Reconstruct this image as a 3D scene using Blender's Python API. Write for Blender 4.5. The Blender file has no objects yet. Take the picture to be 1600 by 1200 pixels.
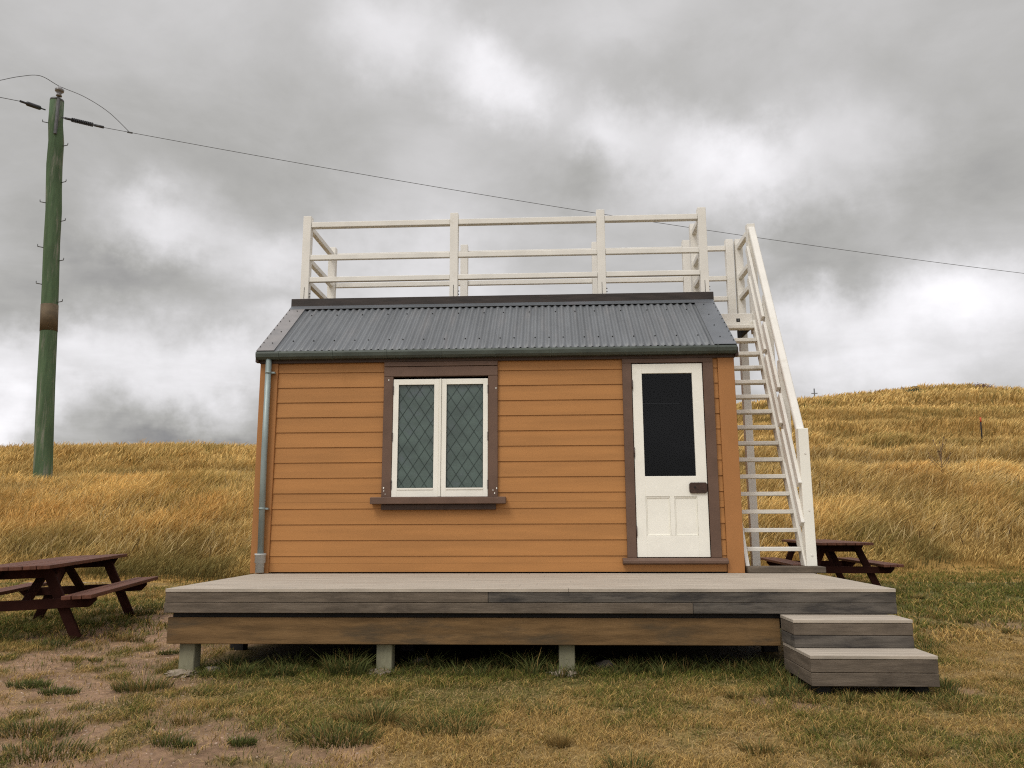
import bpy, bmesh, math, random
import numpy as np
from mathutils import Vector, Matrix
random.seed(7); R=np.random.default_rng(11)
sc=bpy.context.scene; col=sc.collection
PI=math.pi
# ------------------------------------------------------------------ materials
def L(nt,a,b): nt.links.new(a,b)
def mat(name,c,rough=.6,var=.15,scale=3,stretch=(1,1,1),bump=0,bscale=60,bstretch=None,metal=0,c2=None,thr=(.5,.7),s2=2,st2=(1,1,1),spec=.4,coord='Object'):
    m=bpy.data.materials.new(name); m.use_nodes=True; nt=m.node_tree; N=nt.nodes
    bs=N['Principled BSDF']; bs.inputs['Roughness'].default_value=rough; bs.inputs['Metallic'].default_value=metal
    bs.inputs['Specular IOR Level'].default_value=spec
    tc=N.new('ShaderNodeTexCoord')
    def noise(s,st,det=6,ro=.6):
        mp=N.new('ShaderNodeMapping'); mp.inputs['Scale'].default_value=st; L(nt,tc.outputs[coord],mp.inputs['Vector'])
        n=N.new('ShaderNodeTexNoise'); n.inputs['Scale'].default_value=s; n.inputs['Detail'].default_value=det; n.inputs['Roughness'].default_value=ro
        L(nt,mp.outputs[0],n.inputs['Vector']); return n.outputs['Fac']
    def mix(f,a,b):
        x=N.new('ShaderNodeMix'); x.data_type='RGBA'; L(nt,f,x.inputs[0])
        for i,v in ((6,a),(7,b)):
            if isinstance(v,tuple): x.inputs[i].default_value=(*v,1)
            else: L(nt,v,x.inputs[i])
        return x.outputs[2]
    def rng(f,a,b):
        r=N.new('ShaderNodeMapRange'); r.inputs[1].default_value=a; r.inputs[2].default_value=b; r.interpolation_type='SMOOTHSTEP'; L(nt,f,r.inputs[0]); return r.outputs[0]
    lo=tuple(v*(1-var) for v in c); hi=tuple(min(1,v*(1+var)) for v in c)
    o=mix(rng(noise(scale,stretch),.3,.7),lo,hi)
    if c2: o=mix(rng(noise(s2,st2,8,.65),*thr),o,c2)
    L(nt,o,bs.inputs['Base Color'])
    if bump:
        b=N.new('ShaderNodeBump'); b.inputs['Strength'].default_value=bump; b.inputs['Distance'].default_value=.01
        L(nt,noise(bscale,bstretch or stretch),b.inputs['Height']); L(nt,b.outputs[0],bs.inputs['Normal'])
    return m
M={}
M['orange']=mat('orange_paint',(.405,.186,.058),.55,.10,1.3,(.5,1,6),.10,26,(1,1,6),c2=(.33,.150,.042),thr=(.56,.85),s2=1.3,st2=(1,1,.5),spec=.3)
M['orange2']=mat('orange_trim_paint',(.385,.172,.057),.55,.08,2,(1,1,.5),.10,40,c2=(.30,.135,.038),thr=(.58,.9),spec=.3)
M['brown']=mat('brown_paint',(.130,.078,.054),.55,.12,4,(1,1,1),.10,60,c2=(.17,.11,.08),thr=(.66,.8),s2=9,spec=.3)
M['brown_dark']=mat('dark_brown_fascia',(.060,.037,.027),.55,.2,3,(1,1,3),.1,50,spec=.3)
M['white']=mat('white_joinery_paint',(.86,.84,.75),.5,.04,3,(1,1,1),.06,70,c2=(.70,.68,.58),thr=(.62,.85),s2=4,spec=.35)
M['cream']=mat('cream_railing_paint',(.76,.735,.675),.55,.05,3,(1,1,1),.12,50,c2=(.60,.56,.47),thr=(.60,.82),s2=3.2,spec=.3)
M['creamd']=mat('worn_cream_stair_paint',(.71,.685,.62),.6,.07,4,(1,1,1),.12,50,c2=(.42,.38,.31),thr=(.55,.8),s2=5,spec=.3)
M['roof']=mat('weathered_zinc_roof',(.138,.147,.154),.5,.12,2.2,(2,.5,.5),.08,30,metal=.2,c2=(.185,.182,.182),thr=(.5,.8),s2=3,st2=(3,.4,.4),spec=.45)
M['flashd']=mat('dark_grey_flashing',(.115,.125,.135),.45,.12,2.5,(1,1,1),.06,30,metal=.3,c2=(.15,.145,.155),thr=(.5,.8),spec=.5)
M['flash']=mat('grey_flashing',(.23,.215,.205),.42,.12,2.5,(1,1,1),.08,30,metal=.35,c2=(.10,.108,.115),thr=(.45,.8),spec=.5)  # left flashing: reflected sky painted in as a lighter pinkish grey
M['gutter']=mat('green_grey_gutter',(.062,.075,.062),.45,.22,5,(1,1,2),.08,30,metal=.2,spec=.5)
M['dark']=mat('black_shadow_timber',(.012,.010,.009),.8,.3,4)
M['board']=mat('tarred_board',(.032,.023,.019),.55,.35,4,(1,4,6),.2,30,(1,8,8),c2=(.07,.045,.035),thr=(.62,.8),s2=3,st2=(.6,4,5))
M['pipe']=mat('galvanised_pipe',(.27,.325,.315),.45,.15,6,(1,1,.5),.05,50,metal=.25,c2=(.17,.21,.205),thr=(.5,.8),s2=7,st2=(1,1,.4),spec=.5)
M['pvc']=mat('grey_pvc',(.46,.47,.45),.5,.08,6,spec=.4)
M['deck']=mat('weathered_deck_top',(.405,.352,.285),.8,.22,5,(.35,7,1),.35,26,(.6,12,1),c2=(.36,.30,.235),thr=(.5,.75),s2=1.6,st2=(.6,3,1),spec=.2)
M['deckf']=mat('weathered_deck_fascia',(.112,.098,.082),.85,.26,3,(1,1,9),.4,24,(1.2,1,14),c2=(.040,.037,.035),thr=(.44,.70),s2=6,st2=(.45,1,2.4),spec=.15)
M['deckg']=mat('grey_brown_deck_fascia',(.140,.112,.084),.85,.26,3,(1,1,9),.4,24,(1.2,1,14),c2=(.085,.068,.052),thr=(.5,.72),s2=2.2,st2=(1,1,1.5),spec=.15)
M['bearer']=mat('brown_bearer_timber',(.165,.098,.042),.8,.32,2,(1,1,8),.3,20,(1,1,10),c2=(.085,.060,.034),thr=(.47,.70),s2=1.7,st2=(.9,1,4),spec=.2)
M['stump']=mat('greenish_treated_post',(.215,.205,.135),.85,.2,4,(2,2,.6),.4,22,(3,3,.6),c2=(.13,.135,.085),thr=(.5,.75),spec=.2)
M['conc']=mat('rough_concrete',(.27,.22,.165),.9,.25,9,(1,1,1),.8,30,c2=(.15,.12,.08),thr=(.5,.7),s2=8,spec=.2)
M['rock']=mat('field_stone',(.20,.17,.14),.9,.25,9,(1,1,1),.8,26,spec=.2)
M['table']=mat('red_brown_stained_timber',(.115,.046,.028),.6,.25,4,(6,.5,2),.3,20,(10,.8,3),c2=(.18,.088,.06),thr=(.52,.85),s2=4,st2=(4,.4,1),spec=.2)
M['tabled']=mat('shaded_red_stained_frame',(.030,.010,.007),.8,.3,4,(1,1,1),.3,20,spec=.08)  # red stain, with the shade under the tabletop painted into its colour
M['pole']=mat('green_treated_pole',(.075,.118,.060),.8,.22,3,(3,3,.35),.4,14,(4,4,.5),c2=(.22,.215,.17),thr=(.50,.72),s2=2.6,st2=(3,3,.35),spec=.2)
M['band']=mat('rusty_band',(.105,.075,.042),.75,.25,5,(1,1,1),.2,30,spec=.3)
M['steel']=mat('dull_steel',(.10,.10,.10),.5,.2,8,metal=.5)
M['porc']=mat('porcelain',(.16,.15,.145),.3,.05,8,spec=.6)
M['polymer']=mat('dark_polymer',(.035,.035,.038),.5,.1,8)
M['wire']=mat('aluminium_wire',(.06,.06,.06),.5,.1,8)
M['lock']=mat('rusted_lock_case',(.045,.022,.014),.55,.35,20,(1,1,1),.2,60,spec=.4)
M['leadline']=mat('lead_cames',(.022,.040,.034),.5,.2,20)
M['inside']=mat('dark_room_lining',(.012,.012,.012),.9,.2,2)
M['redpaint']=mat('red_marker_paint',(.55,.09,.04),.6,.1,8)
M['weedstem']=mat('dry_weed',(.16,.10,.05),.8,.2,8)
M['bush']=mat('dark_bush_leaf',(.035,.05,.022),.8,.4,3)
M['bushr']=mat('reddish_bush_leaf',(.10,.045,.035),.8,.4,3)
M['screw']=mat('screw_head',(.02,.02,.02),.6,.1,8)
def glass_dark(name,tint,refl=1.0):
    m=bpy.data.materials.new(name); m.use_nodes=True; nt=m.node_tree; N=nt.nodes
    out=N['Material Output']; N.remove(N['Principled BSDF'])
    fr=N.new('ShaderNodeFresnel'); fr.inputs[0].default_value=1.5
    gl=N.new('ShaderNodeBsdfGlossy'); gl.inputs['Roughness'].default_value=.03; gl.inputs['Color'].default_value=(.33,.33,.33,1)
    tr=N.new('ShaderNodeBsdfTransparent'); tr.inputs['Color'].default_value=(*tint,1)
    tc=N.new('ShaderNodeTexCoord'); n=N.new('ShaderNodeTexNoise'); n.inputs['Scale'].default_value=2.5; L(nt,tc.outputs['Object'],n.inputs['Vector'])
    b=N.new('ShaderNodeBump'); b.inputs['Strength'].default_value=.03; b.inputs['Distance'].default_value=.05; L(nt,n.outputs['Fac'],b.inputs['Height'])
    L(nt,b.outputs[0],gl.inputs['Normal']); L(nt,b.outputs[0],fr.inputs['Normal'])
    mx=N.new('ShaderNodeMixShader'); L(nt,fr.outputs[0],mx.inputs[0]); L(nt,tr.outputs[0],mx.inputs[1]); L(nt,gl.outputs[0],mx.inputs[2]); L(nt,mx.outputs[0],out.inputs[0])
    return m
M['glass']=glass_dark('clear_door_glass',(.6,.62,.64))
M['leaded']=mat('textured_green_glass',(.074,.106,.092),.12,.2,3.2,(1,1,1.6),.12,9,c2=(.095,.115,.128),thr=(.5,.8),s2=4.5,st2=(1,1,1.3),spec=.5)
def attr_mat(name,transl=.25,bump=0,nscale=40,var=.25,rough=.8):
    m=bpy.data.materials.new(name); m.use_nodes=True; nt=m.node_tree; N=nt.nodes
    bs=N['Principled BSDF']; bs.inputs['Roughness'].default_value=rough; bs.inputs['Specular IOR Level'].default_value=.15
    a=N.new('ShaderNodeAttribute'); a.attribute_name='Col'; src=a.outputs['Color']
    tc=N.new('ShaderNodeTexCoord')
    if var:
        n=N.new('ShaderNodeTexNoise'); n.inputs['Scale'].default_value=nscale; n.inputs['Detail'].default_value=8; n.inputs['Roughness'].default_value=.7
        L(nt,tc.outputs['Object'],n.inputs['Vector'])
        r=N.new('ShaderNodeMapRange'); r.inputs[1].default_value=.3; r.inputs[2].default_value=.7; r.inputs[3].default_value=1-var; r.inputs[4].default_value=1+var; L(nt,n.outputs['Fac'],r.inputs[0])
        v=N.new('ShaderNodeVectorMath'); v.operation='SCALE'; L(nt,src,v.inputs[0]); L(nt,r.outputs[0],v.inputs['Scale']); src=v.outputs[0]
    L(nt,src,bs.inputs['Base Color'])
    if bump:
        n=N.new('ShaderNodeTexNoise'); n.inputs['Scale'].default_value=nscale*.8; n.inputs['Detail'].default_value=9; n.inputs['Roughness'].default_value=.75
        L(nt,tc.outputs['Object'],n.inputs['Vector'])
        b=N.new('ShaderNodeBump'); b.inputs['Strength'].default_value=bump; b.inputs['Distance'].default_value=.03; L(nt,n.outputs['Fac'],b.inputs['Height']); L(nt,b.outputs[0],bs.inputs['Normal'])
    if transl:
        t=N.new('ShaderNodeBsdfTranslucent'); L(nt,src,t.inputs['Color']); mx=N.new('ShaderNodeMixShader'); mx.inputs[0].default_value=transl
        L(nt,bs.outputs[0],mx.inputs[1]); L(nt,t.outputs[0],mx.inputs[2]); L(nt,mx.outputs[0],N['Material Output'].inputs[0])
    return m
M['ground']=attr_mat('soil_and_thatch',0,.9,16,.38)
M['hill']=attr_mat('straw_hillside',0,.9,5,.35)
M['blade']=attr_mat('grass_blades',.22,0,1,0,.7)
# ------------------------------------------------------------------ mesh builder
WL={}
class MB:
    def __init__(s): s.v=[]; s.f=[]; s.sm=[]
    def add(s,vs,fs,smooth=False):
        b=len(s.v); s.v+= [tuple(v) for v in vs]; s.f+=[tuple(b+i for i in f) for f in fs]; s.sm+=[smooth]*len(fs); return s
    def box(s,a,b):
        (x0,y0,z0),(x1,y1,z1)=a,b
        if x0>x1:x0,x1=x1,x0
        if y0>y1:y0,y1=y1,y0
        if z0>z1:z0,z1=z1,z0
        return s.add([(x0,y0,z0),(x1,y0,z0),(x1,y1,z0),(x0,y1,z0),(x0,y0,z1),(x1,y0,z1),(x1,y1,z1),(x0,y1,z1)],
            [(3,2,1,0),(4,5,6,7),(0,1,5,4),(1,2,6,5),(2,3,7,6),(3,0,4,7)])
    def prism(s,poly,axis,a,b):   # poly in the two other axes
        n=len(poly)
        def p(q,t):
            return (t,q[0],q[1]) if axis=='x' else ((q[0],t,q[1]) if axis=='y' else (q[0],q[1],t))
        vs=[p(q,a) for q in poly]+[p(q,b) for q in poly]
        fs=[tuple(range(n))[::-1],tuple(range(n,2*n))]+[(i,(i+1)%n,n+(i+1)%n,n+i) for i in range(n)]
        return s.add(vs,fs)
    def beam(s,p,q,w,h,side=(1,0,0)):  # w along side, h along the third axis
        p=Vector(p);q=Vector(q);d=(q-p).normalized(); sd=Vector(side); sd=(sd-d*sd.dot(d)).normalized(); u=d.cross(sd)
        vs=[]
        for c in (p,q):
            for i,j in ((-1,-1),(1,-1),(1,1),(-1,1)): vs.append(c+sd*w/2*i+u*h/2*j)
        return s.add(vs,[(0,1,2,3),(7,6,5,4),(0,4,5,1),(1,5,6,2),(2,6,7,3),(3,7,4,0)])
    def tube(s,pts,rad,n=12,cap=True,smooth=True):
        pts=[Vector(p) for p in pts]; rad=rad if hasattr(rad,'__len__') else [rad]*len(pts)
        vs=[];ref=Vector((1,0,0)) if abs((pts[-1]-pts[0]).normalized().x)<.8 else Vector((0,0,1))
        for i,p in enumerate(pts):
            d=(pts[min(i+1,len(pts)-1)]-pts[max(i-1,0)]).normalized(); a=(ref-d*ref.dot(d)).normalized(); b=d.cross(a)
            for k in range(n): t=2*PI*k/n; vs.append(p+(a*math.cos(t)+b*math.sin(t))*rad[i])
        fs=[(i*n+k,i*n+(k+1)%n,(i+1)*n+(k+1)%n,(i+1)*n+k) for i in range(len(pts)-1) for k in range(n)]
        s.add(vs,fs,smooth)
        if cap: 
            b=len(s.v)-len(vs); s.f+=[tuple(b+k for k in range(n))[::-1],tuple(b+(len(pts)-1)*n+k for k in range(n))]; s.sm+=[False,False]
        return s
    def build(s,name,m,parent=None,bevel=0,seg=1):
        wl=WL.get(parent.name,Vector()) if parent else Vector()
        me=bpy.data.meshes.new(name); me.from_pydata([tuple(Vector(v)-wl) for v in s.v],[],s.f); me.validate()
        bm=bmesh.new(); bm.from_mesh(me); bmesh.ops.recalc_face_normals(bm,faces=bm.faces); bm.to_mesh(me); bm.free()
        if any(s.sm) and len(me.polygons)==len(s.sm): me.polygons.foreach_set('use_smooth',s.sm)
        me.materials.append(m); o=bpy.data.objects.new(name,me); col.objects.link(o)
        if parent: o.parent=parent
        WL[o.name]=wl
        if bevel:
            b=o.modifiers.new('bevel','BEVEL'); b.width=bevel; b.segments=seg; b.limit_method='ANGLE'; b.angle_limit=.6
        return o
def thing(name,loc,label,cat,group=None):
    o=bpy.data.objects.new(name,None); col.objects.link(o); o.location=loc; o.empty_display_size=.2
    o['label']=label; o['category']=cat
    if group:o['group']=group
    WL[o.name]=Vector(loc); return o
def tag(o,label=None,cat=None,group=None,kind=None):
    for k,v in (('label',label),('category',cat),('group',group),('kind',kind)):
        if v:o[k]=v
    return o
# ------------------------------------------------------------------ numpy noise and terrain
_T=R.random((256,256))
def vn(x,y):
    x=np.asarray(x,float);y=np.asarray(y,float);xi=np.floor(x).astype(int);yi=np.floor(y).astype(int);fx=x-xi;fy=y-yi
    fx=fx*fx*(3-2*fx);fy=fy*fy*(3-2*fy)
    g=lambda a,b:_T[a&255,b&255]
    return (g(xi,yi)*(1-fx)+g(xi+1,yi)*fx)*(1-fy)+(g(xi,yi+1)*(1-fx)+g(xi+1,yi+1)*fx)*fy
def fbm(x,y,o=4):
    r=0;a=.5;t=0
    for i in range(o): r=r+a*vn(x*2**i+17.3*i,y*2**i+9.1*i);t+=a;a*=.55
    return r/t
def ss(a,b,x): t=np.clip((x-a)/(b-a),0,1);return t*t*(3-2*t)
LP=np.array([(-400,-1.6),(-30,-1.2),(-8,-.80),(-4.2,-.72),(-2.6,-.665),(-1.5,-.63),(0,-.61),(2,-.57),(5,-.50),(6.6,-.22),(8.5,.45),(11,1.20),(12.5,1.22),(15.5,1.0),(18,1.45),(22,2.5),(26,3.4),(31,4.15),(36,4.2),(60,2.6),(120,1),(500,0),(3500,-15)])
RP=np.array([(-400,-1.6),(-30,-1.2),(-8,-.80),(-4.2,-.72),(-2.6,-.665),(-1.5,-.63),(0,-.61),(2,-.56),(4.6,-.49),(6.9,-.40),(8.2,-.05),(12,1.45),(13.5,1.5),(16,1.3),(19,2.55),(23,2.75),(26,3.75),(30,4.0),(34,5.3),(40,5.9),(45,7.6),(54,8.7),(60,10.8),(70,12.6),(82,15.3),(100,15.2),(200,6),(500,0),(3500,-15)])
def H(x,y,fine=True):
    x=np.asarray(x,float);y=np.asarray(y,float)
    D=np.maximum(y+8.3,4.);t=(x-3.12)/D
    k=ss(-.33,.30,t); wob=(fbm(x*.12+5,y*.12,3)-.5)*np.clip((y-8)*.12,0,1)*3.5
    z=np.interp(y+wob,LP[:,0],LP[:,1])*(1-k)+np.interp(y+wob,RP[:,0],RP[:,1])*k
    z=z+(fbm(x*.5,y*.5,4)-.5)*.5*ss(7,14,y)+(fbm(x*.9+30,y*.9,4)-.5)*.07*ss(-9,-3,y)*(1-ss(7,14,y))
    # the crest drops gently toward the left and toward the far right
    z=z-ss(50,82,y)*(1-ss(.25,.52,t))*1.7*k-ss(50,82,y)*ss(.50,.62,t)*.8
    return z
def pline(x,y,P):
    d=np.full(np.shape(x),9.)
    for (a,b),(c,e) in zip(P[:-1],P[1:]):
        ux,uy=c-a,e-b;t=np.clip(((x-a)*ux+(y-b)*uy)/(ux*ux+uy*uy),0,1); d=np.minimum(d,np.hypot(x-a-t*ux,y-b-t*uy))
    return d
def dirt(x,y):
    d=pline(x,y,[(-1.6,1.9),(-1.2,.4),(-.7,-1.6),(-.2,-3.0),(.8,-4.6),(1.2,-6)])
    n=fbm(x*1.4,y*1.4,4);n2=fbm(x*5+9,y*5,3)
    m=ss(1.55,.55,d+(n-.5)*2.2)
    for cx,cy,r in ((1.75,-3.85,.42),(7.9,.75,.45),(6.8,.9,.2),(4.6,-2.72,.24),(8.3,-1.3,.22),(.9,-3.3,.5),(5.9,-2.4,.16)):
        m=np.maximum(m,ss(r*1.5,r*.5,np.hypot(x-cx,(y-cy)*1.3)+(n-.5)*.8*r*2)*.9)
    m=m*ss(.78,.5,n2+ .0)*(1-.0*m)
    return np.clip(m,0,1)
def greenness(x,y):
    n=fbm(x*.8+40,y*.8+3,4);n2=fbm(x*3.1,y*3.1+7,3)
    g=ss(.38,.60,n*.6+n2*.4)*.72
    g=np.maximum(g,ss(2.2,.4,np.hypot((x+2.4)/1.2,(y-.6)/1.1))*.85)
    g=np.maximum(g,ss(5.6,7.5,x+.2*(y))*ss(.6,2.2,y)*ss(9,6,y)*.8*(.5+n))
    g=np.maximum(g,ss(1.0,.2,np.abs(y+1.75))*ss(5.4,4.9,x)*ss(-.2,.3,x)*.95)
    g=np.maximum(g,ss(.55,.1,np.abs(y+2.7))*ss(4.0,4.6,x)*ss(6.4,5.9,x)*.6)
    return np.clip(g,0,1)
DIRT=np.array((.285,.178,.108));THATCH=np.array((.31,.205,.075));GREENG=np.array((.10,.10,.025));STRAWG=np.array((.34,.215,.065))
def grid(xs,ys,name,m,kind,label=None,cat=None,hillside=False):
    X,Y=np.meshgrid(xs,ys);Z=H(X,Y)
    if not hillside: Z=Z-dirt(X,Y)*.012*ss(-10,-6,Y)
    n=X.size;V=np.stack([X,Y,Z],-1).reshape(-1,3).astype(np.float32)
    nx,ny=len(xs),len(ys);i=np.arange(nx-1)[None,:]+np.arange(ny-1)[:,None]*nx
    F=np.stack([i,i+1,i+1+nx,i+nx],-1).reshape(-1,4)
    if hillside:
        nn=fbm(X*.25,Y*.25,4)[...,None];C=STRAWG*(.55+.8*nn)*np.array((1,.95,.9))
    else:
        d=dirt(X,Y)[...,None];g=greenness(X,Y)[...,None];n1=fbm(X*7,Y*7,4)[...,None]
        C=(THATCH*(1-g)+GREENG*g)*(.5+.75*n1);C=C*(1-d)+DIRT*(.6+.8*n1)*d
        u=(ss(.3,.6,X)*ss(5.2,4.9,X)*ss(-1.95,-1.65,Y)*ss(3.6,3.2,Y))[...,None];C=C*(1-.88*u)  # shade below the deck and hut painted into the soil colour
    return npmesh(name,V,F,C.reshape(-1,3),m,kind,smooth=True)
def npmesh(name,V,F,C,m,kind,label=None,cat=None,smooth=False):
    me=bpy.data.meshes.new(name);nv,nf=len(V),len(F)
    me.vertices.add(nv);me.vertices.foreach_set('co',np.ascontiguousarray(V,np.float32).ravel())
    me.loops.add(nf*4);me.polygons.add(nf)
    me.loops.foreach_set('vertex_index',np.ascontiguousarray(F,np.int32).ravel())
    me.polygons.foreach_set('loop_start',np.arange(0,nf*4,4,dtype=np.int32))
    if smooth: me.polygons.foreach_set('use_smooth',np.ones(nf,bool))
    a=me.color_attributes.new('Col','FLOAT_COLOR','POINT')
    a.data.foreach_set('color',np.concatenate([C,np.ones((nv,1))],1).astype(np.float32).ravel())
    me.update(calc_edges=True);me.materials.append(m)
    o=bpy.data.objects.new(name,me);col.objects.link(o);tag(o,label,cat,None,kind);return o
YS=5.2
def spaced(a,b,fine0,fine1,step,grow=1.12):
    r=list(np.arange(fine0,fine1+step/2,step));s=step
    while r[-1]<b:s*=grow;r.append(min(b,r[-1]+s))
    s=step
    while r[0]>a:s*=grow;r.insert(0,max(a,r[0]-s))
    return np.array(r)
xsn=spaced(-1200,1200,-5,11,.06)
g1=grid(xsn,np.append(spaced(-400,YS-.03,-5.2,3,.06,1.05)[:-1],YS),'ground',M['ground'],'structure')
g2=grid(spaced(-3000,3000,-20,32,.3,1.06),np.append([YS],spaced(YS+.2,3400,YS+.2,40,.3,1.05)[1:]),'hillside',M['hill'],'structure',hillside=True)
# ------------------------------------------------------------------ grass
def blades(P,h,w,lean,bend,C0,C1,prof,ang,tp=.8):
    S=len(prof)-1;N=len(P);t=np.linspace(0,1,S+1)[None,:,None]
    up=np.zeros((N,1,3));up[:,0,2]=1
    ln=np.zeros((N,1,3));ln[:,0,:2]=lean
    c=P[:,None,:]+up*h[:,None,None]*(t-bend[:,None,None]*t**2.5)+ln*h[:,None,None]*(t**1.8)
    sd=np.stack([np.cos(ang),np.sin(ang),0*ang],-1)[:,None,:]
    pw=np.array(prof)[None,:,None]*w[:,None,None]*.5
    V=np.stack([c-sd*pw,c+sd*pw],2).reshape(-1,3)
    b=(np.arange(N)*(S+1)*2)[:,None]+np.arange(S)[None,:]*2
    F=np.stack([b,b+1,b+3,b+2],-1).reshape(-1,4)
    tc=t**tp;C=C0[:,None,:]*(1-tc)+C1[:,None,:]*tc
    C=np.repeat(C[:,:,None,:],2,2).reshape(-1,3);return V,F,C
def join(parts):
    V=[];F=[];C=[];o=0
    for v,f,c in parts: V.append(v);F.append(f+o);C.append(c);o+=len(v)
    return np.concatenate(V),np.concatenate(F),np.concatenate(C)
def scatter(n,y0,y1,pad=1.5,w=.76,pw=1.0):
    D0,D1=y0+8.3,y1+8.3;u=R.random(n)
    D=(D0**(pw+1)+(D1**(pw+1)-D0**(pw+1))*u)**(1/(pw+1)) if pw!=-1 else D0*(D1/D0)**u
    hw=D*w+pad;x=3.12+D*.048+(R.random(n)*2-1)*hw;return x,D-8.3
def base(x,y,dz=0): return np.stack([x,y,H(x,y)+dz],-1)
def cv(c,n): return np.tile(np.array(c,float),(n,1))
def straw_cols(x,y,n,dark=1.0):
    a=fbm(x*.35,y*.35,4)[:,None];b=R.random((n,1));e=fbm(x*1.6+3,y*1.6,3)[:,None]
    tip=np.array((.98,.69,.265))*(.52+.48*a+.72*b**1.8)*(.72+.5*e)
    red=ss(.55,.75,fbm(x*.5+60,y*.5,3))[:,None];tip=tip*(1-red)+tip*np.array((.90,.82,.76))*red
    gr=(R.random((n,1))<.14)*.6+ss(.52,.72,fbm(x*.3+11,y*.3+5,3))[:,None]*.35;gr=np.clip(gr,0,1)
    tip=tip*(1-gr)+np.array((.33,.28,.075))*gr
    bot=np.array((.42,.265,.075))*(.5+.7*b)*(1-gr)+np.array((.085,.085,.025))*gr
    return bot*dark,tip
parts=[]
def tall(n,y0,y1,hm,wm,head,pw=1.0,dens=None):
    x,y=scatter(n,y0,y1,pw=pw)
    k=ss(-.33,.30,(x-3.12)/(y+8.3));edge=5.1+1.7*k+(fbm(x*.8,y*.1,3)-.5)*1.4
    keep=(y>edge+R.random(n)*.7)
    cl=fbm(x*1.3,y*1.3,3)
    keep&=(R.random(n)<.35+1.1*ss(.3,.55,cl))
    x,y,k=x[keep],y[keep],k[keep];n=len(x);cl=cl[keep];edge=edge[keep]
    near=ss(0,2.2,y-edge)
    h=hm*(.45+.55*near)*(.62+.75*cl)*(.75+.5*R.random(n))
    wind=fbm(x*.45+20,y*.45,3)
    lean=np.stack([.08+.38*wind+R.normal(0,.26,n),R.normal(-.05,.2,n)],-1)
    C0,C1=straw_cols(x,y,n)
    # step bottoms of the terraces get darker blade tips; the bank foot is greener
    sl=np.clip((H(x,y+1.2)-H(x,y-1.2))/2.4,0,1)[:,None]
    yw=y+(fbm(x*.12+5,y*.12,3)-.5)*np.clip((y-8)*.12,0,1)*3.5+(fbm(x*.35+50,y*.2,3)-.5)*1.6
    g_=lambda c_,a_,b_:np.exp(-((yw-c_)/np.where(yw<c_,a_,b_))**2)
    lb=g_(18.3,2.6,3.2);rb=g_(17.3,2.2,1.5)+g_(24,1,1.5)+g_(31.2,1.2,1.8)+g_(42,2,2.6)+g_(56.5,3,3)
    brk=ss(.25,.5,fbm(x*.22+9,y*.05+2,3))
    band=np.clip((lb*(1-k)+rb*k*brk)*1.0+.45*ss(.50,.66,fbm(x*.10+2,y*.38+8,4)),0,1)[:,None]
    C1=C1*(1-.72*band)+np.array((.13,.095,.032))*band*.5;h=h*(1-.25*band[:,0])
    grn=(1-ss(0,2.8,y-edge))[:,None]*.85*ss(.3,.6,fbm(x*.7+4,y*.7,2))[:,None]
    C1=C1*(1-grn)+np.array((.13,.125,.035))*grn;C0=C0*(1-grn)+np.array((.05,.055,.018))*grn
    P=base(x,y,-.03);ang=R.normal(0,.7,n)
    w=wm*(.7+.6*R.random(n))
    parts.append(blades(P,h,w,lean,.10+.16*R.random(n),C0,C1,head,ang,2.2))
HEAD=(.8,.6,.45,.5,1.5,.25)
tall(210000,5.0,12.5,.62,.0085,HEAD)
tall(110000,5.0,13.5,.48,.014,(1,.8,.5,.1))
tall(140000,12,22.5,.60,.014,HEAD,pw=.4)
tall(130000,22,48,.55,.032,(1,.8,1.1,.2),pw=.2)
tall(80000,48,95,.75,.085,(1,.9,1.1,.2),pw=0)
for n,h0,h1,wc,cA,cB in ((15000,.48,.74,.0065,(.34,.24,.09),(1.0,.78,.40)),(3500,.4,.66,.008,(.05,.035,.015),(.16,.085,.035))):
    x,y=scatter(n,5.4,20,pw=.6);k=(y>5.9+1.6*ss(-.33,.30,(x-3.12)/(y+8.3)));x,y=x[k],y[k];n=len(x)
    parts.append(blades(base(x,y,-.02),R.uniform(h0,h1,n),wc*R.uniform(.7,1.4,n),np.stack([R.normal(.26,.22,n),R.normal(0,.2,n)],-1),R.uniform(.02,.12,n),cv(cA,n),cv(cB,n)*R.uniform(.6,1,(n,1)),(.5,.4,.4,.5,1.9,1.3,.2),R.normal(0,.6,n),3.))
V,F,C=join(parts);npmesh('tall_grass',V,F,C,M['blade'],'stuff','golden dry tall grass covering the bank and the hill behind the hut','tall grass')
# lawn
parts=[]
def lawn(n,y0,y1,hm,wm,pw=0):
    x,y=scatter(n,y0,y1,pad=.4,pw=pw)
    d=dirt(x,y);g=greenness(x,y);cl=fbm(x*4,y*4,3)
    inside=((x>.2)&(x<5.6)&(y>-1.62)&(y<3.4))
    steps=((x>4.85)&(x<5.67)&(y>-2.55)&(y<0))
    keep=(R.random(n)<(1-.93*d)*(.25+1.1*ss(.3,.6,cl)))&~inside&~steps
    x,y,d,g,cl=[a[keep] for a in (x,y,d,g,cl)];n=len(x)
    gg=(R.random(n)<.08+.80*g)[:,None]
    b=R.random((n,1))
    tip=np.where(gg,np.array((.185,.195,.036))*(.45+1.0*b),np.array((.74,.485,.165))*(.34+1.0*b**1.5))
    bot=np.where(gg,np.array((.05,.052,.013)),np.array((.20,.13,.04)))
    h=hm*(.5+.9*R.random(n))*(.55+.9*cl)*(1+.35*g)
    lean=R.normal(0,.55,(n,2))+np.array((.12,0))
    parts.append(blades(base(x,y,-.004),h,wm*(.6+.8*R.random(n)),lean,.15+.25*R.random(n),bot,tip,(1,.8,.15),R.normal(0,.9,n)))
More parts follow.
